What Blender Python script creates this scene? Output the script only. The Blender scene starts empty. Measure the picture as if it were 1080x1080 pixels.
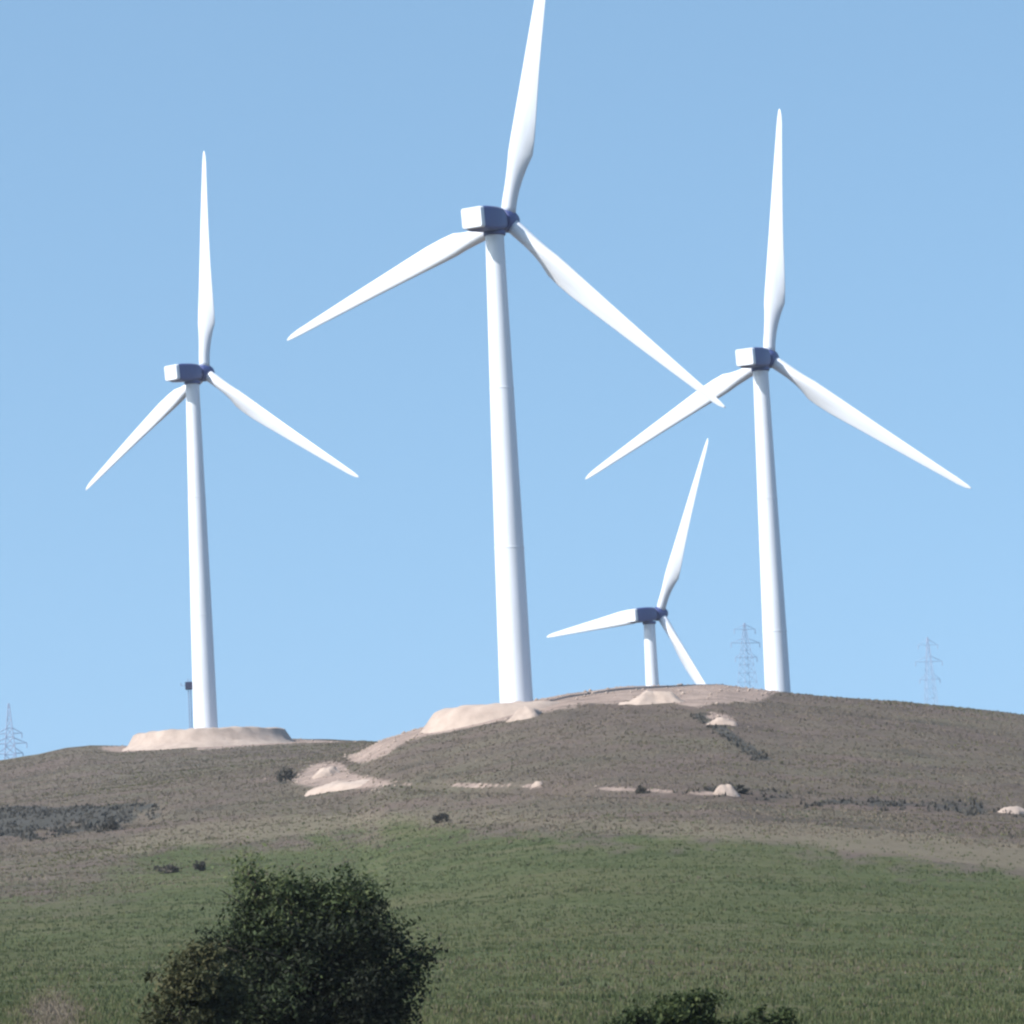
import bpy, bmesh, math, random
import numpy as np
from mathutils import Vector, Matrix

random.seed(7)
RNG = np.random.default_rng(11)
sc = bpy.context.scene
C = sc.collection
R_ = math.radians

# ------------------------------------------------------------------ camera geometry
F = 4469.0; YH = 1050.0; ROLL = R_(2.7); EYE = 1.7
PITCH = math.atan((YH - 540) / F)
_up0 = np.array([0, -math.sin(PITCH), math.cos(PITCH)])
_fw = np.array([0, math.cos(PITCH), math.sin(PITCH)])
_r0 = np.array([1.0, 0, 0])
CAM_R = math.cos(ROLL) * _r0 - math.sin(ROLL) * _up0
CAM_U = math.sin(ROLL) * _r0 + math.cos(ROLL) * _up0
CAM_P = np.array([0, 0, EYE])


def at(px, py, Y):
    """survey helper: the point at distance Y seen at photo pixel (px, py)"""
    d = _fw * F + CAM_R * (px - 540) + CAM_U * (540 - py)
    return CAM_P + d * (Y / d[1])


def ang(px, py):
    """bearing and elevation (scaled tangents) of a photo pixel"""
    p = at(px, py, 1.0)
    return F * p[0], F * (p[2] - EYE)


def proj(P):
    d = np.asarray(P) - CAM_P
    w = d @ _fw
    w = np.where(np.abs(w) < 1e-3, 1e-3, w)
    return 540 + F * (d @ CAM_R) / w, 540 - F * (d @ CAM_U) / w


cam = bpy.data.cameras.new("camera")
cam.sensor_width = 36; cam.lens = F / 1080 * 36
cam.clip_start = 1.0; cam.clip_end = 20000
co = bpy.data.objects.new("camera", cam); C.objects.link(co)
M = Matrix.Identity(4)
for i in range(3):
    M[i][0] = CAM_R[i]; M[i][1] = CAM_U[i]; M[i][2] = -_fw[i]; M[i][3] = CAM_P[i]
co.matrix_world = M
sc.camera = co

# ------------------------------------------------------------------ helpers


def tag(o, label=None, cat=None, group=None, kind=None):
    if label: o["label"] = label
    if cat: o["category"] = cat
    if group: o["group"] = group
    if kind: o["kind"] = kind
    return o


def link_mesh(name, me, mat, parent=None):
    o = bpy.data.objects.new(name, me); C.objects.link(o)
    if mat: me.materials.append(mat)
    if parent: o.parent = parent
    return o


def from_bm(name, bm, mat, parent=None, smooth=True):
    bmesh.ops.recalc_face_normals(bm, faces=bm.faces)
    me = bpy.data.meshes.new(name); bm.to_mesh(me); bm.free()
    if smooth:
        for p in me.polygons: p.use_smooth = True
        me.set_sharp_from_angle(angle=R_(38))
    return link_mesh(name, me, mat, parent)


def raw_mesh(name, verts, faces_flat, nper, attrs=None, smooth=False):
    """big mesh from numpy arrays; nper = vertices per face (3 or 4)"""
    me = bpy.data.meshes.new(name)
    nv = len(verts); nf = len(faces_flat) // nper
    me.vertices.add(nv); me.loops.add(nf * nper); me.polygons.add(nf)
    me.vertices.foreach_set("co", np.ascontiguousarray(verts, dtype=np.float32).ravel())
    me.loops.foreach_set("vertex_index", np.ascontiguousarray(faces_flat, dtype=np.int32))
    me.polygons.foreach_set("loop_start", np.arange(0, nf * nper, nper, dtype=np.int32))
    if smooth: me.polygons.foreach_set("use_smooth", np.ones(nf, dtype=bool))
    for k, v in (attrs or {}).items():
        a = me.attributes.new(k, 'FLOAT', 'POINT')
        a.data.foreach_set("value", np.ascontiguousarray(v, dtype=np.float32))
    me.update(calc_edges=True); me.validate()
    return me


def empty(name, loc, rz=0.0):
    o = bpy.data.objects.new(name, None); C.objects.link(o)
    o.empty_display_size = 1
    o.location = loc; o.rotation_euler = (0, 0, rz)
    return o


def ring_loft(bm, rings, cap=True):
    """rings: list of lists of points with equal counts"""
    vs = [[bm.verts.new(p) for p in r] for r in rings]
    n = len(vs[0])
    for a, b in zip(vs[:-1], vs[1:]):
        for i in range(n):
            bm.faces.new((a[i], a[(i + 1) % n], b[(i + 1) % n], b[i]))
    if cap:
        bm.faces.new(vs[0][::-1]); bm.faces.new(vs[-1])


def bar(bm, p, q, r0, r1=None, n=6):
    r1 = r0 if r1 is None else r1
    p = Vector(p); q = Vector(q); d = (q - p).normalized()
    a = d.cross(Vector((0, 0, 1)) if abs(d.z) < .9 else Vector((1, 0, 0))).normalized(); b = d.cross(a)
    ring_loft(bm, [[c + (a * math.cos(t) + b * math.sin(t)) * r for t in [2 * math.pi * i / n for i in range(n)]]
                   for c, r in ((p, r0), (q, r1))])


# value noise on numpy arrays
def vnoise(x, y, seed=0):
    xi = np.floor(x).astype(np.int64); yi = np.floor(y).astype(np.int64)
    xf = x - xi; yf = y - yi
    u = xf * xf * (3 - 2 * xf); v = yf * yf * (3 - 2 * yf)

    def h(a, b):
        n = (a * 374761393 + b * 668265263 + seed * 1442695041) & 0x7fffffff
        n = ((n ^ (n >> 13)) * 1274126177) & 0x7fffffff
        n = n ^ (n >> 16)
        return (n & 0xffff) / 65535.0
    return (h(xi, yi) * (1 - u) + h(xi + 1, yi) * u) * (1 - v) + (h(xi, yi + 1) * (1 - u) + h(xi + 1, yi + 1) * u) * v


def fbm(x, y, seed=0, octv=4):
    x, y = .8 * x + .6 * y, -.6 * x + .8 * y
    s = 0; a = .5; t = 0
    for k in range(octv):
        s = s + a * vnoise(x, y, seed + k); t += a; a *= .5
        x, y = 2.03 * (.74 * x + .673 * y), 2.03 * (-.673 * x + .74 * y)
    return s / t - .5


def sstep(a, b, x):
    t = np.clip((x - a) / (b - a), 0, 1)
    return t * t * (3 - 2 * t)


# ------------------------------------------------------------------ materials
def new_mat(name):
    m = bpy.data.materials.new(name); m.use_nodes = True
    nt = m.node_tree; b = nt.nodes["Principled BSDF"]
    return m, nt, b


def N(nt, typ, **kw):
    n = nt.nodes.new(typ)
    for k, v in kw.items(): setattr(n, k, v)
    return n


def mix(nt, fac, a, b, blend='MIX'):
    n = nt.nodes.new('ShaderNodeMix'); n.data_type = 'RGBA'; n.blend_type = blend
    for sock, v in ((n.inputs[0], fac), (n.inputs[6], a), (n.inputs[7], b)):
        if hasattr(v, 'is_output'): nt.links.new(v, sock)
        elif isinstance(v, (int, float)): sock.default_value = v
        else: sock.default_value = (*v, 1)
    return n.outputs[2]


def noise(nt, scale, detail=4, rough=.6, vec=None):
    n = nt.nodes.new('ShaderNodeTexNoise'); n.inputs['Scale'].default_value = scale
    n.inputs['Detail'].default_value = detail; n.inputs['Roughness'].default_value = rough
    if vec is not None: nt.links.new(vec, n.inputs['Vector'])
    return n.outputs[0]


def ramp(nt, fac, stops):
    n = nt.nodes.new('ShaderNodeValToRGB')
    while len(n.color_ramp.elements) < len(stops): n.color_ramp.elements.new(.5)
    for e, (p, c) in zip(n.color_ramp.elements, stops):
        e.position = p; e.color = (c, c, c, 1) if isinstance(c, (int, float)) else (*c, 1)
    nt.links.new(fac, n.inputs[0])
    return n.outputs[0]


def attr(nt, name):
    n = nt.nodes.new('ShaderNodeAttribute'); n.attribute_name = name
    return n.outputs['Fac']


def math_(nt, op, a, b):
    n = nt.nodes.new('ShaderNodeMath'); n.operation = op; n.use_clamp = True
    for s, v in ((n.inputs[0], a), (n.inputs[1], b)):
        if hasattr(v, 'is_output'): nt.links.new(v, s)
        else: s.default_value = v
    return n.outputs[0]


def obj_vec(nt, sc_=(1, 1, 1)):
    tc = nt.nodes.new('ShaderNodeTexCoord'); mp = nt.nodes.new('ShaderNodeMapping')
    mp.inputs['Scale'].default_value = sc_
    nt.links.new(tc.outputs['Object'], mp.inputs[0])
    return mp.outputs[0]


def mat_white():
    m, nt, b = new_mat("white_paint")
    v = obj_vec(nt, (1, 1, .12))
    f = noise(nt, 1.4, 5, .6, v)
    c = mix(nt, ramp(nt, f, [(.35, 0.0), (.75, 1.0)]), (.62, .65, .72), (.56, .585, .64))
    nt.links.new(c, b.inputs['Base Color'])
    b.inputs['Roughness'].default_value = .42
    return m


def mat_nacelle_shade():
    m, nt, b = new_mat("nacelle_shade")  # deep blue shade put into the colour of nacelle, hub and yaw ring
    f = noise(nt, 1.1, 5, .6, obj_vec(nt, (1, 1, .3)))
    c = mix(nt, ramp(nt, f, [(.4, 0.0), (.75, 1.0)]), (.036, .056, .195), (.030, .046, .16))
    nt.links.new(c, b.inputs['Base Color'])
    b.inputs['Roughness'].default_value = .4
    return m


def mat_simple(name, col, rough=.7, var=.25, scale=2.0, metal=0.0):
    m, nt, b = new_mat(name)
    f = noise(nt, scale, 5, .65, obj_vec(nt))
    lo = tuple(c * (1 - var) for c in col); hi = tuple(min(1, c * (1 + var)) for c in col)
    nt.links.new(mix(nt, f, lo, hi), b.inputs['Base Color'])
    b.inputs['Roughness'].default_value = rough; b.inputs['Metallic'].default_value = metal
    return m


GRAVEL = (.46, .37, .315)


def mat_gravel(name="gravel"):
    m, nt, b = new_mat(name)
    v = obj_vec(nt)
    f1 = noise(nt, .35, 6, .65, v); f2 = noise(nt, 6.0, 4, .7, v)
    c = mix(nt, ramp(nt, f1, [(.3, 0.0), (.7, 1.0)]), (.27, .21, .18), (.45, .36, .31))
    c = mix(nt, math_(nt, 'MULTIPLY', f2, .5), c, (.22, .18, .155))
    nt.links.new(c, b.inputs['Base Color'])
    b.inputs['Roughness'].default_value = .95
    bp = N(nt, 'ShaderNodeBump'); bp.inputs['Strength'].default_value = .6; bp.inputs['Distance'].default_value = .15
    nt.links.new(f2, bp.inputs['Height']); nt.links.new(bp.outputs[0], b.inputs['Normal'])
    return m


def mat_ground():
    m, nt, b = new_mat("hill_ground")
    v = obj_vec(nt)
    big = noise(nt, .045, 5, .6, v); mid = noise(nt, .28, 6, .68, v); fine = noise(nt, 2.6, 6, .75, v)
    streak = noise(nt, .5, 5, .7, obj_vec(nt, (.22, 1.3, 1)))
    # dry scrubby slope
    dry = mix(nt, ramp(nt, mid, [(.3, 0.0), (.7, 1.0)]), (.078, .060, .052), (.138, .110, .094))
    dry = mix(nt, ramp(nt, big, [(.4, 0.0), (.68, .75)]), dry, (.118, .110, .076))
    pt = noise(nt, .11, 3, .55, obj_vec(nt, (.6, 1, 1)))
    dry = mix(nt, ramp(nt, pt, [(.52, 0.0), (.66, .7)]), dry, (.130, .097, .087))
    dry = mix(nt, ramp(nt, pt, [(.30, .7), (.44, 0.0)]), dry, (.062, .056, .046))
    # green turf
    grn = mix(nt, ramp(nt, mid, [(.3, 0.0), (.72, 1.0)]), (.053, .068, .027), (.092, .106, .048))
    grn = mix(nt, ramp(nt, big, [(.45, 0.0), (.7, .7)]), grn, (.104, .098, .050))
    grn = mix(nt, ramp(nt, streak, [(.56, 0.0), (.76, .6)]), grn, (.165, .16, .105))
    grn = mix(nt, ramp(nt, pt, [(.54, 0.0), (.68, .55)]), grn, (.118, .108, .062))
    grn = mix(nt, ramp(nt, pt, [(.30, .6), (.42, 0.0)]), grn, (.040, .054, .020))
    tan = mix(nt, mid, (.120, .103, .074), (.195, .166, .122))
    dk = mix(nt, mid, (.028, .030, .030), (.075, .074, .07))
    gv = mix(nt, ramp(nt, mid, [(.3, 0.0), (.7, 1.0)]), (.18, .138, .122), (.38, .295, .255))

    def edge(name, w=.55):
        # break the mask edge with mid noise
        a = attr(nt, name)
        s = math_(nt, 'MULTIPLY', mid, w)
        s2 = N(nt, 'ShaderNodeMath'); s2.operation = 'ADD'; nt.links.new(a, s2.inputs[0]); nt.links.new(s, s2.inputs[1])
        r = N(nt, 'ShaderNodeMapRange'); r.inputs[1].default_value = .5 + w * .25; r.inputs[2].default_value = .5 + w * .75
        nt.links.new(s2.outputs[0], r.inputs[0])
        return r.outputs[0]
    c = mix(nt, edge("green", 1.0), dry, grn)
    c = mix(nt, math_(nt, 'MULTIPLY', edge("tan"), .85), c, tan)
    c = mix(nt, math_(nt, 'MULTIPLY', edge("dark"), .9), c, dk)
    c = mix(nt, edge("gravel"), c, gv)
    c = mix(nt, ramp(nt, fine, [(.28, .38), (.52, 0.0)]), c, (.03, .032, .024))
    c = mix(nt, ramp(nt, fine, [(.58, 0.0), (.8, .5)]), c, (.25, .23, .18))
    nt.links.new(c, b.inputs['Base Color'])
    b.inputs['Roughness'].default_value = 1.0
    b.inputs['Specular IOR Level'].default_value = .1
    bp = N(nt, 'ShaderNodeBump'); bp.inputs['Strength'].default_value = .8; bp.inputs['Distance'].default_value = .35
    nt.links.new(fine, bp.inputs['Height']); nt.links.new(bp.outputs[0], b.inputs['Normal'])
    return m


def mat_leaf(name, stops, trans=.25):
    m, nt, b = new_mat(name)
    col = ramp(nt, attr(nt, "tone"), stops)
    nt.links.new(col, b.inputs['Base Color']); b.inputs['Roughness'].default_value = .75
    b.inputs['Specular IOR Level'].default_value = .25
    tr = N(nt, 'ShaderNodeBsdfTranslucent'); nt.links.new(col, tr.inputs[0])
    mx = N(nt, 'ShaderNodeMixShader'); mx.inputs[0].default_value = trans
    nt.links.new(b.outputs[0], mx.inputs[1]); nt.links.new(tr.outputs[0], mx.inputs[2])
    nt.links.new(mx.outputs[0], nt.nodes['Material Output'].inputs[0])
    return m


WHITE = mat_white(); NAC_SHADE = mat_nacelle_shade(); GRV = mat_gravel(); GROUND = mat_ground()
STEEL = mat_simple("galvanised_steel", (.24, .31, .45), .6, .15, 1.0)
BARK = mat_simple("bark", (.055, .042, .032), .9, .4, 6.0)
CONTAINER = mat_simple("dark_blue_paint", (.012, .017, .055), .75, .3, 1.5)
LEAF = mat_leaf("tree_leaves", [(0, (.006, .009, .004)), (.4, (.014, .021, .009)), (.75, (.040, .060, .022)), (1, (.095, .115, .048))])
LEAF_DRY = mat_leaf("dry_leaves", [(0, (.018, .022, .010)), (.5, (.044, .048, .020)), (1, (.095, .088, .042))])
LEAF_BUSH = mat_leaf("bush_leaves", [(0, (.014, .024, .007)), (.5, (.030, .046, .014)), (1, (.07, .085, .03))])
SCRUB = mat_leaf("scrub_leaves", [(0, (.048, .045, .040)), (.5, (.078, .071, .060)), (1, (.13, .115, .092))], .2)
GRASS = mat_leaf("grass_blades", [(0, (.038, .056, .020)), (.33, (.068, .087, .036)), (.5, (.106, .106, .044)), (.62, (.110, .089, .069)), (1, (.185, .152, .116))], .3)

# ------------------------------------------------------------------ terrain
def curve(pts):
    ab = sorted(ang(*p) for p in pts)
    return np.array([p[0] for p in ab]), np.array([p[1] for p in ab])


MAIN = curve([(-700, 960), (-300, 890), (0, 852), (95, 838), (200, 824), (310, 812), (375, 798), (405, 780), (445, 767), (500, 754), (540, 743), (600, 731), (660, 724),
              (760, 722), (800, 727), (830, 731), (900, 735), (1000, 745), (1080, 754), (1180, 768), (1500, 830), (1900, 900)])
LEFT = curve([(-700, 880), (-300, 835), (-100, 815), (0, 802), (40, 795), (70, 788), (95, 785), (130, 786), (310, 779), (385, 781), (450, 790), (540, 815), (700, 860), (1080, 900), (1900, 950)])
BOT = curve([(-700, 1085), (0, 1085), (540, 1085), (1080, 1085), (1900, 1085)])
YC = 545.0
GY = np.array([120, 180, 230, 290, 350, 400, 445, 490, 525, 545.0])
GV = np.array([1, .82, .68, .52, .39, .285, .185, .09, .02, 0])
_gy = np.arange(100, 560, 2.0); _gv = np.interp(_gy, GY, GV)
_k = np.ones(15) / 15; _gs = np.convolve(np.pad(_gv, 7, mode='edge'), _k, mode='valid')
_w = sstep(520, 545, _gy); _gs = _gs * (1 - _w) + _gv * _w


def height(x, y, rough=True):
    x = np.asarray(x, float); y = np.asarray(y, float)
    yy = np.maximum(y, 60.0)
    a = np.clip(F * x / yy, -1200, 1300)
    S = np.interp(a, *MAIN); L = np.interp(a, *LEFT); B = np.interp(a, *BOT)
    g = np.interp(np.minimum(yy, YC), _gy, _gs)
    tf = S + (B - S) * g
    zf = EYE + tf * np.minimum(yy, YC) / F
    near = sstep(20, 120, y)
    zf = zf * near
    # behind the main crest
    q = np.clip((y - YC) / 210.0, 0, 1)
    qs = q * q * (3 - 2 * q); qs = .5 * q + .5 * qs
    tm = S + (L - S) * qs
    zm = EYE + tm * np.clip(y, YC, 755) / F
    ridge = np.maximum(S, L) - 26
    zr = EYE + ridge * 1650 / F
    ya = np.array([755, 881, 1000, 1300, 1650, 2200, 5000.0])
    i = np.clip(np.searchsorted(ya, y, side='right') - 1, 0, 5)
    z755 = EYE + L * 755 / F
    vals = [z755, 16.5 + 0 * a, 15 + 0 * a, 15 + (zr - 15) * .55, zr, zr * .8, 30 + 0 * a]
    V = np.stack([v * np.ones_like(y) for v in vals])
    v0 = np.take_along_axis(V, i[None], 0)[0]; v1 = np.take_along_axis(V, (i + 1)[None], 0)[0]
    f = np.clip((y - ya[i]) / (ya[i + 1] - ya[i]), 0, 1); f = f * f * (3 - 2 * f)
    zb = v0 + (v1 - v0) * f
    z = np.where(y <= YC, zf, np.where(y <= 755, zm, zb))
    if rough:
        amp = sstep(60, 200, y) * (1 - sstep(800, 1000, y) * .5)
        z = z + amp * (.55 * fbm(x / 17, y / 17, 3, 3) + (.12 + .12 * sstep(250, 420, y)) * fbm(x / 5.0, y / 5.0, 9, 2))
        # cut bank along the contour track on the right and the ditch at the left
        px, py = proj(np.stack([x, np.maximum(y, 1.0), z], -1))
        tr = np.interp(px, [420, 560, 680, 760, 900, 1080], [827, 829, 833, 838, 846, 858]) + 3 * fbm(px / 40, px * 0, 5)
        on = sstep(400, 470, px) * (y > 300) * (y < 540)
        z = z - on * .55 * np.exp(-((py - tr - 2) / 5.0) ** 2)
        dl = np.interp(px, [-60, 0, 170, 190], [868, 864, 853, 852])
        onl = (1 - sstep(150, 185, px)) * (y > 300) * (y < 560)
        z = z - onl * 1.3 * np.exp(-((py - dl - 4) / 7.0) ** 2)
    return z


def axis(fine0, fine1, step, far, growth=1.16):
    xs = list(np.arange(fine0, fine1 + step / 2, step))
    s = step; v = xs[-1]
    hi = []
    while v < far: s *= growth; v += s; hi.append(min(v, far))
    s = step; v = xs[0]; lo = []
    while v > -far: s *= growth; v -= s; lo.append(max(v, -far))
    return np.array(lo[::-1] + xs + hi)


xs = axis(-125, 125, .62, 5000); ys = axis(70, 800, .9, 5000)
GX, GYY = np.meshgrid(xs, ys)
Z = height(GX.ravel(), GYY.ravel())
P = np.stack([GX.ravel(), GYY.ravel(), Z], -1)
px, py = proj(P)
yv = P[:, 1]
front = (yv > 90) & (yv < 760)
jit = fbm(px / 22, py / 7, 21, 4)


def bell(v, c, w): return np.exp(-((v - c) / w) ** 2)


# green turf below a wavering line
gl = np.interp(px, [-100, 0, 90, 180, 300, 420, 540, 700, 860, 1000, 1080, 1200], [935, 930, 912, 892, 882, 872, 874, 884, 892, 905, 914, 925])
green = sstep(-34, 36, py - gl + 60 * jit + 30 * fbm(px / 70, py / 26, 91, 3)) * (1 - .5 * bell(px, 60, 130) * bell(py, 930, 60))
green = np.where(yv < 95, 1.0, green) * (yv < 560)
# tan grass belt just above the turf
tan = bell(py, gl - 10, 15) * (.55 + .5 * sstep(600, 1000, px) + .4 * bell(px, 240, 110)) * (1 - .8 * bell(px, 40, 60))
tan = tan + .95 * bell(px, 55, 34) * bell(py, 1072, 34)
tan = tan + .55 * bell(px, 165, 12) * bell(py, 1030, 30)
tan = np.where(front, np.clip(tan, 0, 1), .2)
# dark: left ditch's shadow painted in, scrub on the right bank, the gully
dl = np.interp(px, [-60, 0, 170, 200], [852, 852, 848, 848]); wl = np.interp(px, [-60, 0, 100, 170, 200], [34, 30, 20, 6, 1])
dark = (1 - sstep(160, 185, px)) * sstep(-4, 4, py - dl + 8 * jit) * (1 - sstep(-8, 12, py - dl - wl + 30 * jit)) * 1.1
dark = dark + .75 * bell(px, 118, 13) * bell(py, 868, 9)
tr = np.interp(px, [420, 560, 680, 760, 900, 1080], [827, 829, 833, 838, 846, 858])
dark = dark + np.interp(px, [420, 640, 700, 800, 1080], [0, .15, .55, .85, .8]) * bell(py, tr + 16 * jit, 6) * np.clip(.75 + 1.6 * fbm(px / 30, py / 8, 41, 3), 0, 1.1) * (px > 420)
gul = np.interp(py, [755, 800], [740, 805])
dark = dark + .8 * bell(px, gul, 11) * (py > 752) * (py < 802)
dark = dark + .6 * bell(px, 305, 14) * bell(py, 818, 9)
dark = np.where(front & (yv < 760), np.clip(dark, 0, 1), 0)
# pale gravel: the worked crest, ramp on the left flank, dug patch, bits of track
cr = np.interp(px, [375, 445, 540, 600, 660, 760, 800, 830], [798, 767, 743, 731, 724, 722, 727, 731])
th = np.interp(px, [366, 380, 450, 540, 600, 640, 700, 770, 800, 822], [0, 11, 8, 15, 15, 17, 20, 20, 12, 0])
gravel = (1 - sstep(-5, 5, py - cr - th + 14 * jit)) * (px > 366) * (px < 822) * (py > cr - 30) * (yv > 470) * (yv < 590)
dug = bell(px, 358, 52) * bell(py, 824 + (px - 340) * .02, 7) * 1.3 + bell(px, 345, 22) * bell(py, 812, 10) * 1.2
gravel = np.maximum(gravel, dug * (yv < 560))
trk = bell(py, tr, 2.6) * np.clip(.42 + 2.2 * fbm(px / 26, px * 0, 33, 3), 0, 1.0) * (px > 400) * (px < 800)
gravel = np.maximum(gravel, trk * (yv < 540) * (yv > 300))
slab = bell(px, 760 + (py - 757) * 1.3, 14) * bell(py, 757, 6) * 1.25
gravel = np.maximum(gravel, slab * (yv < 560) * (yv > 400))
d2 = np.hypot(P[:, 0] + 54.5, P[:, 1] - 730.7); d1 = np.hypot(P[:, 0] + 2.0, P[:, 1] - 530.7)
gravel = np.maximum(gravel, 1 - sstep(17, 25, d2 - 9 * jit + 3 * np.sign(P[:, 0] + 54.5) * -1))
gravel = np.maximum(gravel, 1 - sstep(11, 16, d1 - 6 * jit))
gravel = np.where(front, np.clip(gravel, 0, 1), 0)

nx, ny = len(xs), len(ys)
idx = np.arange(nx * ny).reshape(ny, nx)
quads = np.stack([idx[:-1, :-1], idx[:-1, 1:], idx[1:, 1:], idx[1:, :-1]], -1).reshape(-1)
gm = raw_mesh("ground", P, quads, 4, dict(green=green, tan=tan, dark=dark, gravel=gravel), smooth=True)
ground = link_mesh("ground", gm, GROUND); tag(ground, kind="structure")


def hit(px_, py_, y0=80.0, y1=760.0):
    """where the line of sight through a photo pixel meets the ground"""
    Ys = np.arange(y0, y1, .5)
    d = _fw * F + CAM_R * (px_ - 540) + CAM_U * (540 - py_)
    pts = CAM_P + d[None, :] * (Ys / d[1])[:, None]
    h = height(pts[:, 0], pts[:, 1])
    k = np.nonzero(pts[:, 2] <= h)[0]
    k = k[0] if len(k) else -1
    p = pts[k].copy(); p[2] = float(height(p[:1], p[1:2])[0])
    return Vector(p)


def gz(x, y): return float(height(np.array([x]), np.array([y]))[0])


# ------------------------------------------------------------------ wind turbines
L_BLADE = 39.0
HUB_H = 63.0
OVERHANG = 3.1


def airfoil(chord, thick, round_):
    """closed section, leading edge at +y, pitch axis at 30 % chord"""
    pts = []
    n = 20
    for i in range(n):
        t = 2 * math.pi * i / n
        c = (1 - math.cos(t)) / 2                       # 0 at the leading edge
        yt = 5 * thick * (.2969 * math.sqrt(c) - .126 * c - .3516 * c * c + .2843 * c ** 3 - .1015 * c ** 4)
        s = 1 if t < math.pi else -1
        af = Vector((s * yt * chord * 1.0, (.30 - c) * chord))
        ci = Vector((math.sin(t) * .95, math.cos(t) * .95))
        pts.append(af.lerp(ci, round_))
    return pts


def blade_mesh():
    bm = bmesh.new(); rings = []
    S = [0, .02, .045, .08, .12, .16, .20, .25, .32, .4, .5, .6, .7, .8, .88, .94, .975, .993, 1.0]
    cs = np.interp(S, [0, .06, .2, .25, .5, .8, .95, .985, 1], [1.9, 1.95, 3.45, 3.35, 2.35, 1.35, .85, .55, .12])
    th = np.interp(S, [0, .1, .2, .4, 1], [.9, .6, .38, .24, .16])
    rd = np.interp(S, [0, .045, .2, .3], [1, 1, .12, 0])
    tw = np.interp(S, [0, .1, .2, .3, .45, .7, 1], [32, 27, 17, 9, 5, 2, 0])
    for s, c, t, r, w in zip(S, cs, th, rd, tw):
        ca, sa = math.cos(R_(w)), math.sin(R_(w))
        x0 = 1.15 * s * s
        rings.append([(p.x * ca - p.y * sa + x0, p.x * sa + p.y * ca, 1.1 + s * (L_BLADE - 1.1)) for p in airfoil(c, t, r)])
    ring_loft(bm, rings)
    bmesh.ops.recalc_face_normals(bm, faces=bm.faces)
    me = bpy.data.meshes.new("blade"); bm.to_mesh(me); bm.free()
    for p in me.polygons: p.use_smooth = True
    return me


def rrect(w, h, r, x, zc=0.0, n=5):
    pts = []
    for cx, cz, a0 in ((w / 2 - r, h / 2 - r, 0), (-w / 2 + r, h / 2 - r, 90), (-w / 2 + r, -h / 2 + r, 180), (w / 2 - r, -h / 2 + r, 270)):
        for k in range(n):
            t = R_(a0 + 90 * k / (n - 1)); pts.append((x, cx + r * math.cos(t), cz + r * math.sin(t) + zc))
    return pts


BLADE = blade_mesh(); BLADE.materials.append(WHITE)


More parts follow.
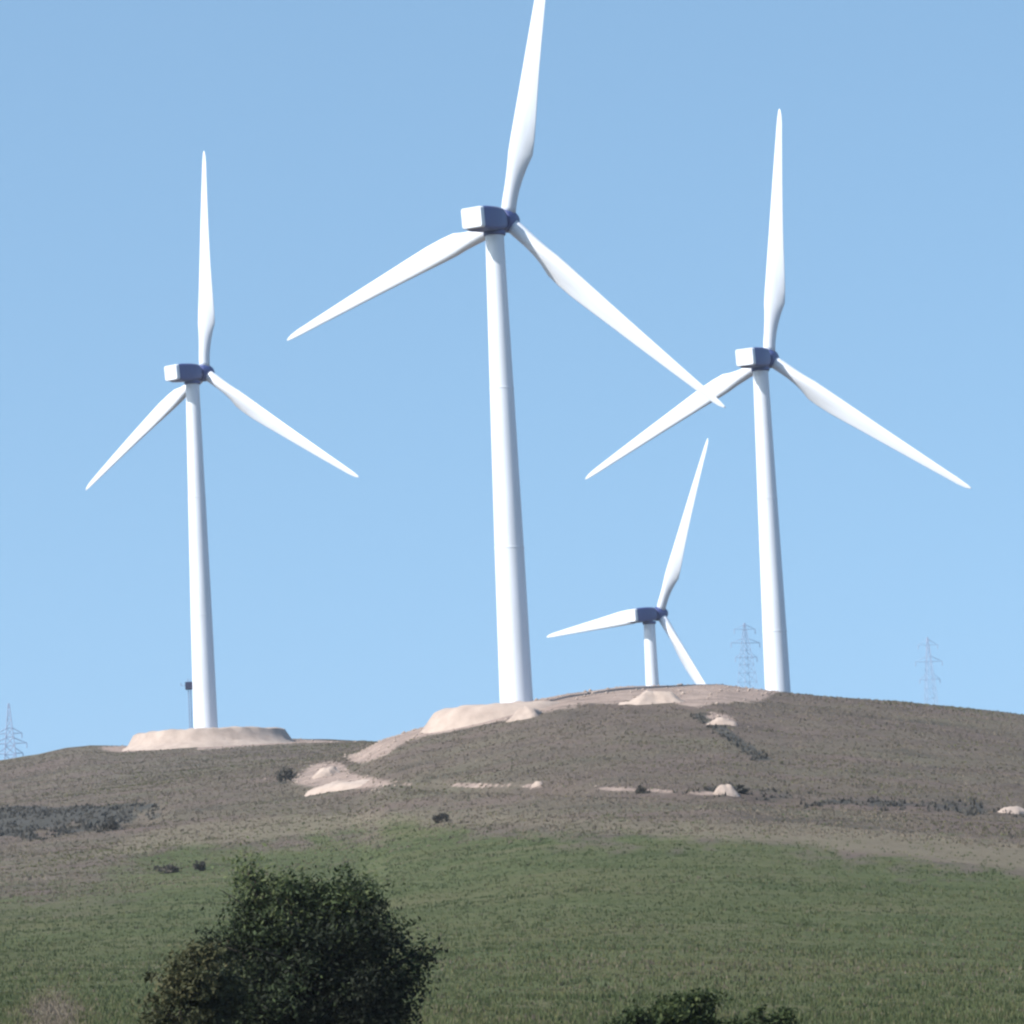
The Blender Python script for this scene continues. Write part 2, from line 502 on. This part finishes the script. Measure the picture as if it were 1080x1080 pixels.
def turbine(name, hub, yaw_deg, phase_deg, label, base_z=None):
    hub = Vector(hub); yaw = R_(yaw_deg)
    ax = Vector((math.cos(yaw), math.sin(yaw), 0))
    root_xy = hub - ax * OVERHANG
    H = hub.z - base_z
    t = empty(name, (root_xy.x, root_xy.y, base_z), yaw)
    tag(t, label, "wind turbine", "wind turbines on the hill")
    # tower with its flange rings
    bm = bmesh.new(); n = 40; rings = []
    top = H - 2.3
    prof = [(-3, 2.12), (0, 2.10), (.0, 2.10), (top * .33, 1.86), (top * .33 + .02, 1.89), (top * .33 + .22, 1.89), (top * .33 + .24, 1.85), (top * .67, 1.52), (top * .67 + .02, 1.55),
            (top * .67 + .2, 1.55), (top * .67 + .22, 1.51), (top, 1.18)]
    for z, r in prof: rings.append([(r * math.cos(2 * math.pi * i / n), r * math.sin(2 * math.pi * i / n), z) for i in range(n)])
    ring_loft(bm, rings); tw = from_bm("tower", bm, WHITE, t)
    # yaw ring between tower and nacelle
    bm = bmesh.new(); rings = []
    for z, r in ((top, 1.3), (top + .12, 1.42), (top + .55, 1.42), (top + .6, 1.35)):
        rings.append([(r * math.cos(2 * math.pi * i / n), r * math.sin(2 * math.pi * i / n), z) for i in range(n)])
    ring_loft(bm, rings); from_bm("yaw_ring", bm, NAC_SHADE, t)
    # nacelle, its sides coloured as deep blue shade
    bm = bmesh.new()
    N0 = Matrix.Translation((OVERHANG, 0, H)) @ Matrix.Rotation(-R_(5), 4, 'Y') @ Matrix.Translation((-4.0, 0, 0))
    rings = [rrect(1.9, 1.9, .9, 2.35), rrect(2.6, 2.4, .8, 2.1), rrect(3.1, 2.8, .55, 1.2, .05), rrect(3.3, 3.0, .45, -.5, .05), rrect(3.3, 3.0, .4, -2.8, .05),
             rrect(3.1, 2.65, .3, -3.5, .1), rrect(3.1, 2.65, .3, -3.7, .1)]
    ring_loft(bm, rings); nc = from_bm("nacelle", bm, NAC_SHADE, t); nc.matrix_local = N0
    bm = bmesh.new(); ring_loft(bm, [rrect(3.12, 2.67, .3, -3.68, .1), rrect(3.08, 2.62, .3, -4.2, .1), rrect(2.94, 2.48, .3, -4.32, .1)]); from_bm("sunlit_rear", bm, WHITE, nc)  # rear end of the same shell, left white as its sunlit face
    # hub with spinner
    tilt = R_(5)
    bm = bmesh.new(); rings = []
    for x, r in ((-1.45, 1.0), (-1.35, 1.35), (-.6, 1.5), (.5, 1.48), (1.2, 1.2), (1.75, .75), (2.0, .3), (2.05, .03)):
        rings.append([(x, r * math.cos(2 * math.pi * i / 28), r * math.sin(2 * math.pi * i / 28)) for i in range(28)])
    ring_loft(bm, rings)
    hb = from_bm("hub", bm, NAC_SHADE, t)
    hb.matrix_local = Matrix.Translation((OVERHANG, 0, H)) @ Matrix.Rotation(-tilt, 4, 'Y')
    a = Vector((math.cos(tilt), 0, math.sin(tilt))); side = Vector((0, -1, 0)); up = side.cross(a)
    if up.z < 0: up = -up
    cone = R_(1.5)
    for k in range(3):
        th = R_(phase_deg + 120 * k)
        d = up * math.cos(th) + side * math.sin(th)
        z = d * math.cos(cone) + a * math.sin(cone); x = a * math.cos(cone) - d * math.sin(cone); y = z.cross(x)
        b = bpy.data.objects.new("blade", BLADE); C.objects.link(b); b.parent = t
        m = Matrix.Identity(4)
        for i in range(3): m[i][0] = x[i]; m[i][1] = y[i]; m[i][2] = z[i]; m[i][3] = (OVERHANG if i == 0 else H if i == 2 else 0)
        b.matrix_local = m
    return t


T1B = at(541, 741, 533)[2] - .6
T2B = at(219, 768, 722)[2]
turbine("wind_turbine", (1.12, 533.03, 99.87), 57.3, 14.1, "tallest white wind turbine on the crest, its upper blade leaving the frame", T1B)
turbine("wind_turbine", (-52.58, 733.74, 112.45), 48.9, 4.6, "white wind turbine on a round gravel platform over the lower left hill", T2B)
turbine("wind_turbine", (41.07, 652.63, 98.26), 59.4, 7.0, "white wind turbine at the right whose tower rises from bare dark hilltop", 35.3)
turbine("wind_turbine", (29.78, 880.63, 79.42), 40.6, 27.9, "smallest white wind turbine, mostly sunk behind the crest with only a short tower showing", 16.4)

# ------------------------------------------------------------------ gravel platforms and earth mounds
def mound(name, cx, cy, prof, rx=1.0, ry=1.0, wob=.06, seed=0, mat=None, n=96, rough=.3):
    """heap of revolution with an uneven outline; prof = (radius, z) from the top centre outwards"""
    bm = bmesh.new(); rings = []
    rs = np.random.default_rng(seed); ph = rs.random(6) * 6.28
    for (r, z) in prof:
        ring = []
        for i in range(n):
            t = 2 * math.pi * i / n
            f = 1 + wob * (math.sin(2 * t + ph[0]) + .7 * math.sin(3 * t + ph[1])) * min(1, r / 2 + .2)
            x = cx + r * rx * f * math.cos(t); y = cy + r * ry * f * math.sin(t)
            if rough > .3:
                x += .5 * rough * float(fbm(np.array([x / 1.1]), np.array([z * 1.3 + y / 1.3]), seed + 9)[0]); y += .5 * rough * float(fbm(np.array([y / 1.1]), np.array([z * 1.3 + x / 1.3]), seed + 8)[0])
            zz = z + (rough * float(fbm(np.array([x / 1.6]), np.array([y / 1.6]), seed + 4)[0]) if r > .2 else 0)
            ring.append((x, y, zz))
        rings.append(ring)
    ring_loft(bm, rings)
    return from_bm(name, bm, mat or GRV)


# round platform under the left turbine
c2 = Vector((-52.58, 733.74, 0)) - Vector((math.cos(R_(48.9)), math.sin(R_(48.9)), 0)) * OVERHANG
zt = T2B
pad = mound("gravel_platform", c2.x + .4, c2.y, [(.1, zt), (6, zt), (12.2, zt - .05), (12.9, zt - .3), (13.4, zt - 1.2), (14.1, zt - 2.3), (15.9, zt - 3.1), (17.4, zt - 4.1), (19.5, zt - 6)], wob=.022, seed=3, rough=.55, n=160)
tag(pad, "round pale gravel platform with steep sides under the left turbine", "gravel platform")
# platform under the tall turbine
c1 = Vector((1.12, 533.03, 0)) - Vector((math.cos(R_(57.3)), math.sin(R_(57.3)), 0)) * OVERHANG
zt = T1B + .2
pad = mound("gravel_platform", c1.x - 1.0, c1.y + 1.0, [(.1, zt), (6, zt - .1), (8.6, zt - .3), (9.5, zt - .7), (10.2, zt - 1.5), (10.9, zt - 2.6), (12.6, zt - 4.2), (15, zt - 8)], wob=.02, seed=5, rough=.55, n=160)
tag(pad, "bright gravel platform on the crest left of the tallest turbine's foot", "gravel platform")


def heap(pxy, w, h, label, seed, name="earth_mound", ry=.8, mat=None, cat="earth mound"):
    p = hit(*pxy)
    y = p.y
    r = w * y / F / 2; hh = h * y / F
    o = mound(name, p.x, p.y + r * ry * .5, [(.05, p.z + hh * .9), (r * .2, p.z + hh), (r * .4, p.z + hh * .92), (r * .5, p.z + hh * .82), (r * .6, p.z + hh * .68), (r * .7, p.z + hh * .48), (r * .8, p.z + hh * .3), (r * .92, p.z + hh * .1), (r * 1.05, p.z - .15), (r * 1.2, p.z - 1.2)],
              1.0, ry, .16, seed, mat, 64, max(.31, min(1.5, hh * 1.2)))
    return tag(o, label, cat, "pale earth mounds on the hill")


heap((691, 742), 66, 12, "blocky pale mound on the crest in front of the smallest turbine's tower", 11)
heap((556, 757), 44, 10, "pale mound at the foot of the tallest turbine, just below the crest", 13)
heap((346, 818), 34, 9, "steep pale spoil heap on the dug patch of the left slope", 14)
heap((376, 829), 104, 6, "long low pale spoil bank beside the steep heap on the left slope", 15)
heap((765, 838), 28, 9, "pale hump on the dark track at mid slope, right of centre", 16)
heap((1068, 857), 40, 6, "flat pale heap on the track at the photo's right edge", 17)
heap((762, 764), 30, 6, "pale slab-like hump on the upper slope below the right turbine", 18)
heap((568, 829), 14, 4, "tiny pale hump on the track below the tallest turbine", 19)

# loose stones on the worked gravel and a few over the slope
def stones(n, seed):
    rs = np.random.default_rng(seed)
    y = 330 + 430 * rs.random(n * 30); x = (rs.random(n * 30) * 2 - 1) * y * .14
    ix = np.clip(np.searchsorted(xs, x), 0, nx - 1); iy = np.clip(np.searchsorted(ys, y), 0, ny - 1)
    k = np.nonzero(rs.random(len(x)) < .75 * gravel[iy * nx + ix] ** 1.5)[0][:n]
    x = x[k]; y = y[k]; z = height(x, y); m = len(k)
    sz = .05 + .22 * rs.random(m) ** 4
    V = np.array([[1, 0, 0], [-1, 0, 0], [0, 1, 0], [0, -1, 0], [0, 0, .8], [0, 0, -.6], [.6, .6, .4], [-.6, .6, .4], [-.6, -.6, .4], [.6, -.6, .4]], float)
    Fc = np.array([[0, 6, 9], [0, 2, 6], [2, 7, 6], [2, 1, 7], [1, 8, 7], [1, 3, 8], [3, 9, 8], [3, 0, 9], [4, 9, 6], [4, 6, 7], [4, 7, 8], [4, 8, 9], [5, 2, 0], [5, 1, 2], [5, 3, 1], [5, 0, 3]])
    P_ = V[None] * (1 + .45 * (rs.random((m, 10, 3)) - .5)) * sz[:, None, None] * (1 + .5 * (rs.random((m, 1, 3)) - .5))
    P_ = P_ + np.stack([x, y, z + sz * .15], -1)[:, None]
    fa = (Fc[None] + 10 * np.arange(m)[:, None, None]).reshape(-1)
    o = link_mesh("rubble", raw_mesh("rubble", P_.reshape(-1, 3), fa, 3), GRV)
    tag(o, "loose pale stones scattered on the bare gravel of crest and dug patch", "stones", kind="stuff")


stones(3000, 44)

# ------------------------------------------------------------------ plants
def leaf_cloud(lobes, n_leaf, size, seed, clump=.22, tone_top=.35, gap=.0):
    """leaves as small folded quads gathered in clumps spread through the lobes' outer volume"""
    rs = np.random.default_rng(seed)
    lob = np.array(lobes, float)                      # x y z rx ry rz weight tone
    wts = lob[:, 6] / lob[:, 6].sum()
    ncl = max(20, n_leaf // 70)
    li = rs.choice(len(lob), ncl, p=wts)
    d = rs.normal(size=(ncl, 3)); d /= np.linalg.norm(d, axis=1)[:, None]
    rad = rs.random(ncl) ** .45 * (1.0 + .24 * rs.normal(size=ncl))
    cc = lob[li, :3] + d * lob[li, 3:6] * rad[:, None]
    ctone = np.clip(lob[li, 7] + .22 * rs.normal(size=ncl) , 0, 1)
    csz = clump * (.5 + rs.random(ncl))
    ci = rs.integers(0, ncl, n_leaf)
    g = rs.normal(size=(n_leaf, 3)); g[:, 2] *= .7
    c = cc[ci] + g * csz[ci][:, None] * .6
    tone = np.clip(ctone[ci] + .10 * rs.normal(size=n_leaf), 0, 1)
    s = size * (.5 + rs.random(n_leaf))
    a = rs.normal(size=(n_leaf, 3)); a /= np.linalg.norm(a, axis=1)[:, None]
    b = np.cross(a, rs.normal(size=(n_leaf, 3))); b /= np.linalg.norm(b, axis=1)[:, None]
    a = a * s[:, None]; b = b * (s * .42)[:, None]
    v = np.stack([c - a, c + b, c + a, c - b], 1).reshape(-1, 3)
    return v, np.arange(n_leaf * 4), np.repeat(tone, 4)


def limb(bm, p, q, r0, r1, bend, rs, seg=5):
    p = Vector(p); q = Vector(q); pts = []
    off = Vector(rs.normal(size=3)) * bend
    for i in range(seg + 1):
        t = i / seg; pts.append(p.lerp(q, t) + off * math.sin(math.pi * t))
    for i in range(seg):
        t0, t1 = i / seg, (i + 1) / seg
        bar(bm, pts[i], pts[i + 1], r0 + (r1 - r0) * t0, r0 + (r1 - r0) * t1, 6)
    return pts


def plant(name, base, lobes, n_leaf, size, mat, label, cat, seed, trunk_r=.14, clump=.25, group=None, trunkname="trunk", crown="crown"):
    """lobes in world metres relative to the base"""
    rs = np.random.default_rng(seed)
    t = empty(name, base); tag(t, label, cat, group)
    v, f, tone = leaf_cloud(lobes, n_leaf, size, seed, clump)
    me = raw_mesh(crown, v, f, 4, dict(tone=tone)); link_mesh(crown, me, mat, t)
    bm = bmesh.new()
    lo = sorted(lobes, key=lambda q: -q[6])
    top = Vector(lo[0][:3])
    fork = Vector((top.x * .3, top.y * .3, max(.25, top.z * .45)))
    limb(bm, (0, 0, -.4), fork, trunk_r, trunk_r * .75, .04, rs)
    for q in lobes:
        e = Vector(q[:3]) + Vector((0, 0, q[5] * .4))
        pts = limb(bm, fork, e, trunk_r * .6, trunk_r * .12, .12 * q[3], rs)
        for k in range(5):
            d = Vector(rs.normal(size=3)); d.z = abs(d.z) * .7
            e2 = Vector(q[:3]) + Vector((d.x * q[3], d.y * q[4], d.z * q[5])) * .5
            limb(bm, pts[3], e2, trunk_r * .22, trunk_r * .05, .05, rs, 3)
    from_bm(trunkname, bm, BARK, t)
    return t


def lobe(px_, py_, rw, rh, Y, base, dy=0.0, w=1.0, tone=.3, depth=None):
    p = at(px_, py_, Y + dy); s = Y / F
    return (p[0] - base[0], p[1] - base[1], p[2] - base[2], rw * s, (depth or rw) * s, rh * s, w, tone)


YT = 90.0
bx = at(325, 1090, YT); base = Vector((bx[0], YT, gz(bx[0], YT)))
lobes = [lobe(335, 1030, 78, 62, YT, base, 0, 3.2, .12), lobe(392, 1050, 46, 40, YT, base, -.3, 1.3, .10), lobe(295, 990, 46, 38, YT, base, .1, 1.1, .5),  # light put into leaf tone: lit upper lobes paler, shaded core darker
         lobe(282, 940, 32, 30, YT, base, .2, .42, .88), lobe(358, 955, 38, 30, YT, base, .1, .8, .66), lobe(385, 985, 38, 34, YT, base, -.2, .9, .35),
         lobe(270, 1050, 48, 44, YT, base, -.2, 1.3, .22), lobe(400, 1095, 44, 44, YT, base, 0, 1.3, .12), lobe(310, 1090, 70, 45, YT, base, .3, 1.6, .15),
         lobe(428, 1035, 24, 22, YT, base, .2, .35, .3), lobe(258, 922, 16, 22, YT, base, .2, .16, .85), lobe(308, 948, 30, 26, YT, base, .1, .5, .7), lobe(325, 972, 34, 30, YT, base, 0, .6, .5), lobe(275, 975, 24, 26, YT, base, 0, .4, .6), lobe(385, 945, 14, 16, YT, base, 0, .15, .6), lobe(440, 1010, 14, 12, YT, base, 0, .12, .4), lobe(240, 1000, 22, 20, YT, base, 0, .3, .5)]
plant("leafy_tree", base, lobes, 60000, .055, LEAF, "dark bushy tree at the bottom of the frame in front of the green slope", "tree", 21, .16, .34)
# dry bush against the tree's left side
YD = 86.0
bx = at(200, 1110, YD); base = Vector((bx[0], YD, gz(bx[0], YD)))
lobes = [lobe(200, 1035, 34, 30, YD, base, 0, 1.2, .55), lobe(190, 1075, 42, 34, YD, base, 0, 1.6, .35), lobe(228, 1060, 34, 36, YD, base, .2, 1.0, .3), lobe(170, 1090, 22, 24, YD, base, 0, .6, .4),
         lobe(215, 1010, 18, 20, YD, base, .1, .4, .7)]
plant("dry_bush", base, lobes, 11000, .06, LEAF_DRY, "brownish dry bush leaning against the left side of the dark tree", "bush", 22, .06, .2, trunkname="stem", crown="foliage")
YB = 84.0
bx = at(705, 1105, YB); base = Vector((bx[0], YB, gz(bx[0], YB)))
lobes = [lobe(702, 1078, 42, 26, YB, base, 0, 2.0, .35), lobe(740, 1068, 14, 22, YB, base, 0, .5, .3), lobe(672, 1090, 34, 20, YB, base, 0, .8, .4), lobe(735, 1090, 32, 20, YB, base, .1, .8, .3), lobe(718, 1062, 18, 12, YB, base, 0, .5, .55)]
plant("leafy_bush", base, lobes, 15000, .055, LEAF_BUSH, "rounded dark green bush at the bottom edge right of centre", "bush", 23, .07, .16, "bushes at the bottom edge", "stem", "foliage")
bx = at(805, 1108, YB); base = Vector((bx[0], YB, gz(bx[0], YB)))
lobes = [lobe(798, 1084, 20, 18, YB, base, 0, 1, .3), lobe(778, 1094, 18, 14, YB, base, 0, .6, .3), lobe(825, 1082, 13, 18, YB, base, 0, .8, .35), lobe(810, 1098, 34, 16, YB, base, 0, 1, .25)]
plant("leafy_bush", base, lobes, 7000, .05, LEAF_BUSH, "low dark green bush barely showing at the bottom edge, right of the rounded bush", "bush", 24, .05, .14, "bushes at the bottom edge", "stem", "foliage")


def shrub(pxy, w, h, label, seed, mat=SCRUB, n=900):
    p = hit(*pxy); s = p.y / F
    r = w * s * .4; hh = h * s * .8
    lobes = [(0, 0, hh * .55, r * .75, r * .7, hh * .45, 1.5, .3), (r * .55, .1, hh * .4, r * .5, r * .5, hh * .35, .7, .35), (-r * .6, 0, hh * .35, r * .45, r * .5, hh * .33, .6, .4)]
    plant("small_shrub", p, lobes, n, max(.05, 1.3 * s), mat, label, "shrub", seed, .05, r * .25, "small shrubs dotted on the slope", "stem", "foliage")


shrub((118, 876), 26, 17, "dark round shrub at the right end of the shadowed ditch", 31)
shrub((176, 921), 32, 13, "wide low dark shrub on the left slope above the dry bush", 32)
shrub((211, 919), 16, 13, "small dark shrub immediately right of the wide low one on the left slope", 33)
shrub((466, 868), 18, 16, "lone dark shrub at the upper edge of the green turf", 34)
shrub((677, 837), 14, 9, "tiny dark shrub on the track below the smallest turbine", 35)
shrub((302, 826), 26, 20, "dark shrub hugging the left end of the pale dug patch", 36)
shrub((782, 837), 14, 11, "dark shrub touching the right side of the pale hump on the track", 37)

# ------------------------------------------------------------------ grass and scrub that nobody could count
def tufts(name, n, y0, y1, power, hmin, hmax, wid, blades, seed, keep, mat, tone_fn):
    rs = np.random.default_rng(seed)
    u = rs.random(n * 3)
    y = (y0 ** (1 - power) + u * (y1 ** (1 - power) - y0 ** (1 - power))) ** (1 / (1 - power))
    x = (rs.random(n * 3) * 2 - 1) * (y * .142 + 14)
    z = height(x, y)
    q = np.stack([x, y, z], -1); qx, qy = proj(q)
    k = np.nonzero(keep(qx, qy, x, y, rs))[0][:n]
    q = q[k]; qx = qx[k]; qy = qy[k]; m = len(k)
    tone = tone_fn(qx, qy, q[:, 0], q[:, 1], rs)
    sc_ = .75 + .9 * np.clip(vnoise(q[:, 0] / 3, q[:, 1] / 3, 77), 0, 1)
    V = []; T = []
    for b in range(blades):
        ang_ = rs.random(m) * 6.283; lean = .15 + .5 * rs.random(m)
        h = (hmin + (hmax - hmin) * rs.random(m)) * sc_
        w = wid * (.6 + .8 * rs.random(m)) * (.6 + q[:, 1] / 300)
        off = (rs.random((m, 2)) - .5) * .35
        bx_ = q[:, 0] + off[:, 0]; by_ = q[:, 1] + off[:, 1]
        dx, dy = np.cos(ang_), np.sin(ang_)
        p0 = np.stack([bx_ - dy * w, by_ + dx * w, q[:, 2] - .05], -1); p1 = np.stack([bx_ + dy * w, by_ - dx * w, q[:, 2] - .05], -1)
        p2 = np.stack([bx_ + dx * h * lean, by_ + dy * h * lean, q[:, 2] + h], -1)
        V.append(np.stack([p0, p1, p2], 1)); tt = np.clip(tone + .06 * rs.normal(size=m), 0, 1); T.append(np.repeat(tt[:, None], 3, 1))
    V = np.concatenate(V).reshape(-1, 3); T = np.concatenate(T).ravel()
    me = raw_mesh(name, V, np.arange(len(V)), 3, dict(tone=T))
    o = link_mesh(name, me, mat); tag(o, kind="stuff")
    return o


def mask_of(m, x, y):
    ix = np.clip(np.searchsorted(xs, x), 0, nx - 1); iy = np.clip(np.searchsorted(ys, y), 0, ny - 1)
    return m[iy * nx + ix]


def mask_at(x, y):
    """how dark or gravelly the ground is at a point"""
    ix = np.clip(np.searchsorted(xs, x), 0, nx - 1); iy = np.clip(np.searchsorted(ys, y), 0, ny - 1)
    return np.maximum(dark, gravel)[iy * nx + ix]


def green_line(qx): return np.interp(qx, [-100, 0, 90, 180, 300, 420, 540, 700, 860, 1000, 1080, 1200], [935, 930, 912, 892, 882, 872, 874, 884, 892, 905, 914, 925])


g = tufts("grass", 120000, 72, 460, 1.35, .05, .15, .03, 4, 5,
          lambda qx, qy, x, y, rs: (rs.random(len(x)) < mask_of(green, x, y) + .04),
          GRASS, lambda qx, qy, x, y, rs: np.clip(.30 + .42 * (fbm(x / 9, y / 9, 51, 4)) + .45 * fbm(x / 38, y / 60, 52, 3) + .10 * rs.normal(size=len(qx)) + .5 * np.exp(-((qx - 55) / 34) ** 2 - ((qy - 1072) / 34) ** 2) + .3 * (rs.random(len(qx)) < .06), 0, 1))
tag(g, "short green grass covering the lower slope", "grass")
g = tufts("dry_grass", 52000, 330, 748, .2, .05, .16, .05, 3, 6,
          lambda qx, qy, x, y, rs: (rs.random(len(x)) > mask_of(green, x, y)) & (rs.random(len(x)) > .5 + .5 * np.tanh(3 * fbm(x / 4, y / 4, 61, 4)) - .35) & (mask_at(x, y) < .30 + .45 * (rs.random(len(x)) < .3)) & (np.abs(qx) < 1300) & ((y < 552) | (qx < 400)),
          GRASS, lambda qx, qy, x, y, rs: np.clip(.70 + .5 * fbm(x / 11, y / 11, 62, 4) + .5 * fbm(x / 30, y / 40, 63, 3) + .12 * rs.normal(size=len(qx)), .5, 1))
tag(g, "sparse dry grass on the brown upper slope", "dry grass")

g = tufts("scrub", 26000, 330, 750, .2, .10, .36, .08, 3, 8,
          lambda qx, qy, x, y, rs: (mask_of(dark, x, y) > .25 + .3 * rs.random(len(x))) & (np.abs(qx - 540) < 700),
          SCRUB, lambda qx, qy, x, y, rs: np.clip(.15 + .7 * (fbm(x / 5, y / 5, 71, 3)) + .15 * rs.normal(size=len(qx)), 0, 1))
tag(g, "low dark scrub in the ditch and along the track bank", "scrub")

# ------------------------------------------------------------------ far pylons and a mast
def pylon(px_, py_top, Y, wbase, label, height_arms=(.62, .78, .93), rz=.3, thick=.08, spire=0.0):
    top = at(px_, py_top, Y); zb = gz(top[0], Y) - .5
    H = top[2] - zb
    t = empty("lattice_pylon", (top[0], Y, zb), rz)
    tag(t, label, "pylon", "lattice pylons beyond the hill")
    bm = bmesh.new()

    def wid(f): return wbase * (1 - f) + .9 * f if f < .6 else (wbase * .4 + .54) * (1 - (f - .6) / .4) + .45 * (f - .6) / .4
    levels = [0, .12, .24, .35, .45, .54, .62, .7, .78, .86, .93, 1.0]
    cor = [(1, 1), (-1, 1), (-1, -1), (1, -1)]

    def P_(f, c): w = wid(f) / 2; return Vector((c[0] * w, c[1] * w, H * f))
    for f0, f1 in zip(levels[:-1], levels[1:]):
        for i in range(4):
            a, b = cor[i], cor[(i + 1) % 4]
            bar(bm, P_(f0, a), P_(f1, a), thick, thick, 4)
            bar(bm, P_(f0, a), P_(f1, b), thick * .6, None, 4); bar(bm, P_(f0, b), P_(f1, a), thick * .6, None, 4)
            bar(bm, P_(f1, a), P_(f1, b), thick * .6, None, 4)
    from_bm("mast", bm, STEEL, t, False)
    for k, f in enumerate(height_arms):
        half = wbase * (.62, .82, .6)[k]
        for s in (-1, 1):
            bm = bmesh.new()
            tip = Vector((s * half, 0, H * f))
            for c in ((s, 1), (s, -1)):
                bar(bm, P_(f, c), tip, thick * .7, None, 4); bar(bm, P_(min(1, f + .05), c), tip, thick * .7, None, 4)
            bar(bm, tip, tip - Vector((0, 0, 1.8)), .16, .16, 5)
            from_bm("crossarm", bm, STEEL, t, False)
    return t


pylon(785, 657, 1650, 8.0, "faint grey lattice pylon just left of the right turbine's tower", rz=.5)
pylon(978, 672, 1750, 7.0, "faint grey lattice pylon far right beyond the hill's falling edge", rz=.2)
pylon(9, 742, 1450, 7.0, "darker lattice pylon with a thin spire at the far left edge", (.55, .64, .73), rz=.1, thick=.14)
# thin measuring mast behind the left platform
p = at(199, 716, 790); zb = gz(p[0], 790) - .3
t = empty("measuring_mast", (p[0], 790, zb)); H = p[2] - zb
tag(t, "thin dark measuring mast close against the left turbine's tower", "mast")
bm = bmesh.new()
for i in range(3):
    a = 2.094 * i; c = Vector((math.cos(a) * .3, math.sin(a) * .3, 0)); a2 = 2.094 * (i + 1); d = Vector((math.cos(a2) * .3, math.sin(a2) * .3, 0))
    bar(bm, c, c + Vector((0, 0, H)), .07, None, 5)
    k = 0
    while k < H - .8: bar(bm, c + Vector((0, 0, k)), d + Vector((0, 0, k + .8)), .02, None, 4); k += .8
from_bm("pole", bm, STEEL, t, False)
bm = bmesh.new(); ring_loft(bm, [rrect(1.3, 1.4, .1, x, H - 1.3) for x in (-.65, .65)]); from_bm("instrument_box", bm, CONTAINER, t, False)
bm = bmesh.new(); bar(bm, (-1.5, 0, H - 1.2), (.3, 0, H - 1.2), .06); bar(bm, (-1.5, 0, H - 1.2), (-1.5, 0, H - .7), .1); from_bm("boom", bm, STEEL, t)

# ------------------------------------------------------------------ air
HAZE = 0.0001
if HAZE:
    bm = bmesh.new(); bmesh.ops.create_cube(bm, size=1.0)
    hm = bpy.data.materials.new("haze"); hm.use_nodes = True; nt = hm.node_tree
    for n in list(nt.nodes):
        if n.type != 'OUTPUT_MATERIAL': nt.nodes.remove(n)
    pv = N(nt, 'ShaderNodeVolumePrincipled'); pv.inputs['Color'].default_value = (.80, .88, 1, 1); pv.inputs['Density'].default_value = HAZE
    pv.inputs['Anisotropy'].default_value = .3
    nt.links.new(pv.outputs[0], nt.nodes['Material Output'].inputs['Volume'])
    hz = from_bm("haze", bm, hm, None, False)
    zlo = float(P[:, 2].min()) - 1; zhi = 185.0
    hz.scale = (10100, 10100, zhi - zlo); hz.location = (0, 0, (zhi + zlo) / 2)
    tag(hz, "thin blue haze in the air", "haze", kind="stuff")

# ------------------------------------------------------------------ light
SUN_AZ = R_(239.0); SUN_EL = R_(42.0)          # azimuth clockwise from +Y
w = bpy.data.worlds.new("World"); sc.world = w; w.use_nodes = True
nt = w.node_tree; sky = nt.nodes.new('ShaderNodeTexSky'); sky.sky_type = 'NISHITA'; sky.sun_disc = False
sky.sun_elevation = SUN_EL; sky.sun_rotation = SUN_AZ; sky.altitude = 300; sky.air_density = 1.0; sky.dust_density = 1.4; sky.ozone_density = 3.0
# clear dry air: the sky is looked up a little higher so that it pales only slowly towards the horizon
tc = nt.nodes.new('ShaderNodeTexCoord'); va = nt.nodes.new('ShaderNodeVectorMath'); va.operation = 'ADD'; va.inputs[1].default_value = (0, 0, .25)
vn = nt.nodes.new('ShaderNodeVectorMath'); vn.operation = 'NORMALIZE'
nt.links.new(tc.outputs['Generated'], va.inputs[0]); nt.links.new(va.outputs[0], vn.inputs[0]); nt.links.new(vn.outputs[0], sky.inputs[0])
bg = nt.nodes['Background']; nt.links.new(mix(nt, 1.0, sky.outputs[0], (1.085, 1.175, 1.03), 'MULTIPLY'), bg.inputs[0]); bg.inputs[1].default_value = .15
sl = bpy.data.lights.new("sun", 'SUN'); sl.energy = 5.0; sl.angle = R_(.5); sl.color = (1, .95, .88)
so = bpy.data.objects.new("sun", sl); C.objects.link(so)
d = Vector((math.sin(SUN_AZ) * math.cos(SUN_EL), math.cos(SUN_AZ) * math.cos(SUN_EL), math.sin(SUN_EL)))
so.rotation_euler = d.to_track_quat('Z', 'Y').to_euler(); so.location = d * 300

vs = sc.view_settings; vs.view_transform = 'Standard'; vs.look = 'None'; vs.exposure = .65; vs.gamma = 1
sc.cycles.filter_width = 2.4
sc.cycles.max_bounces = 6; sc.cycles.volume_bounces = 0
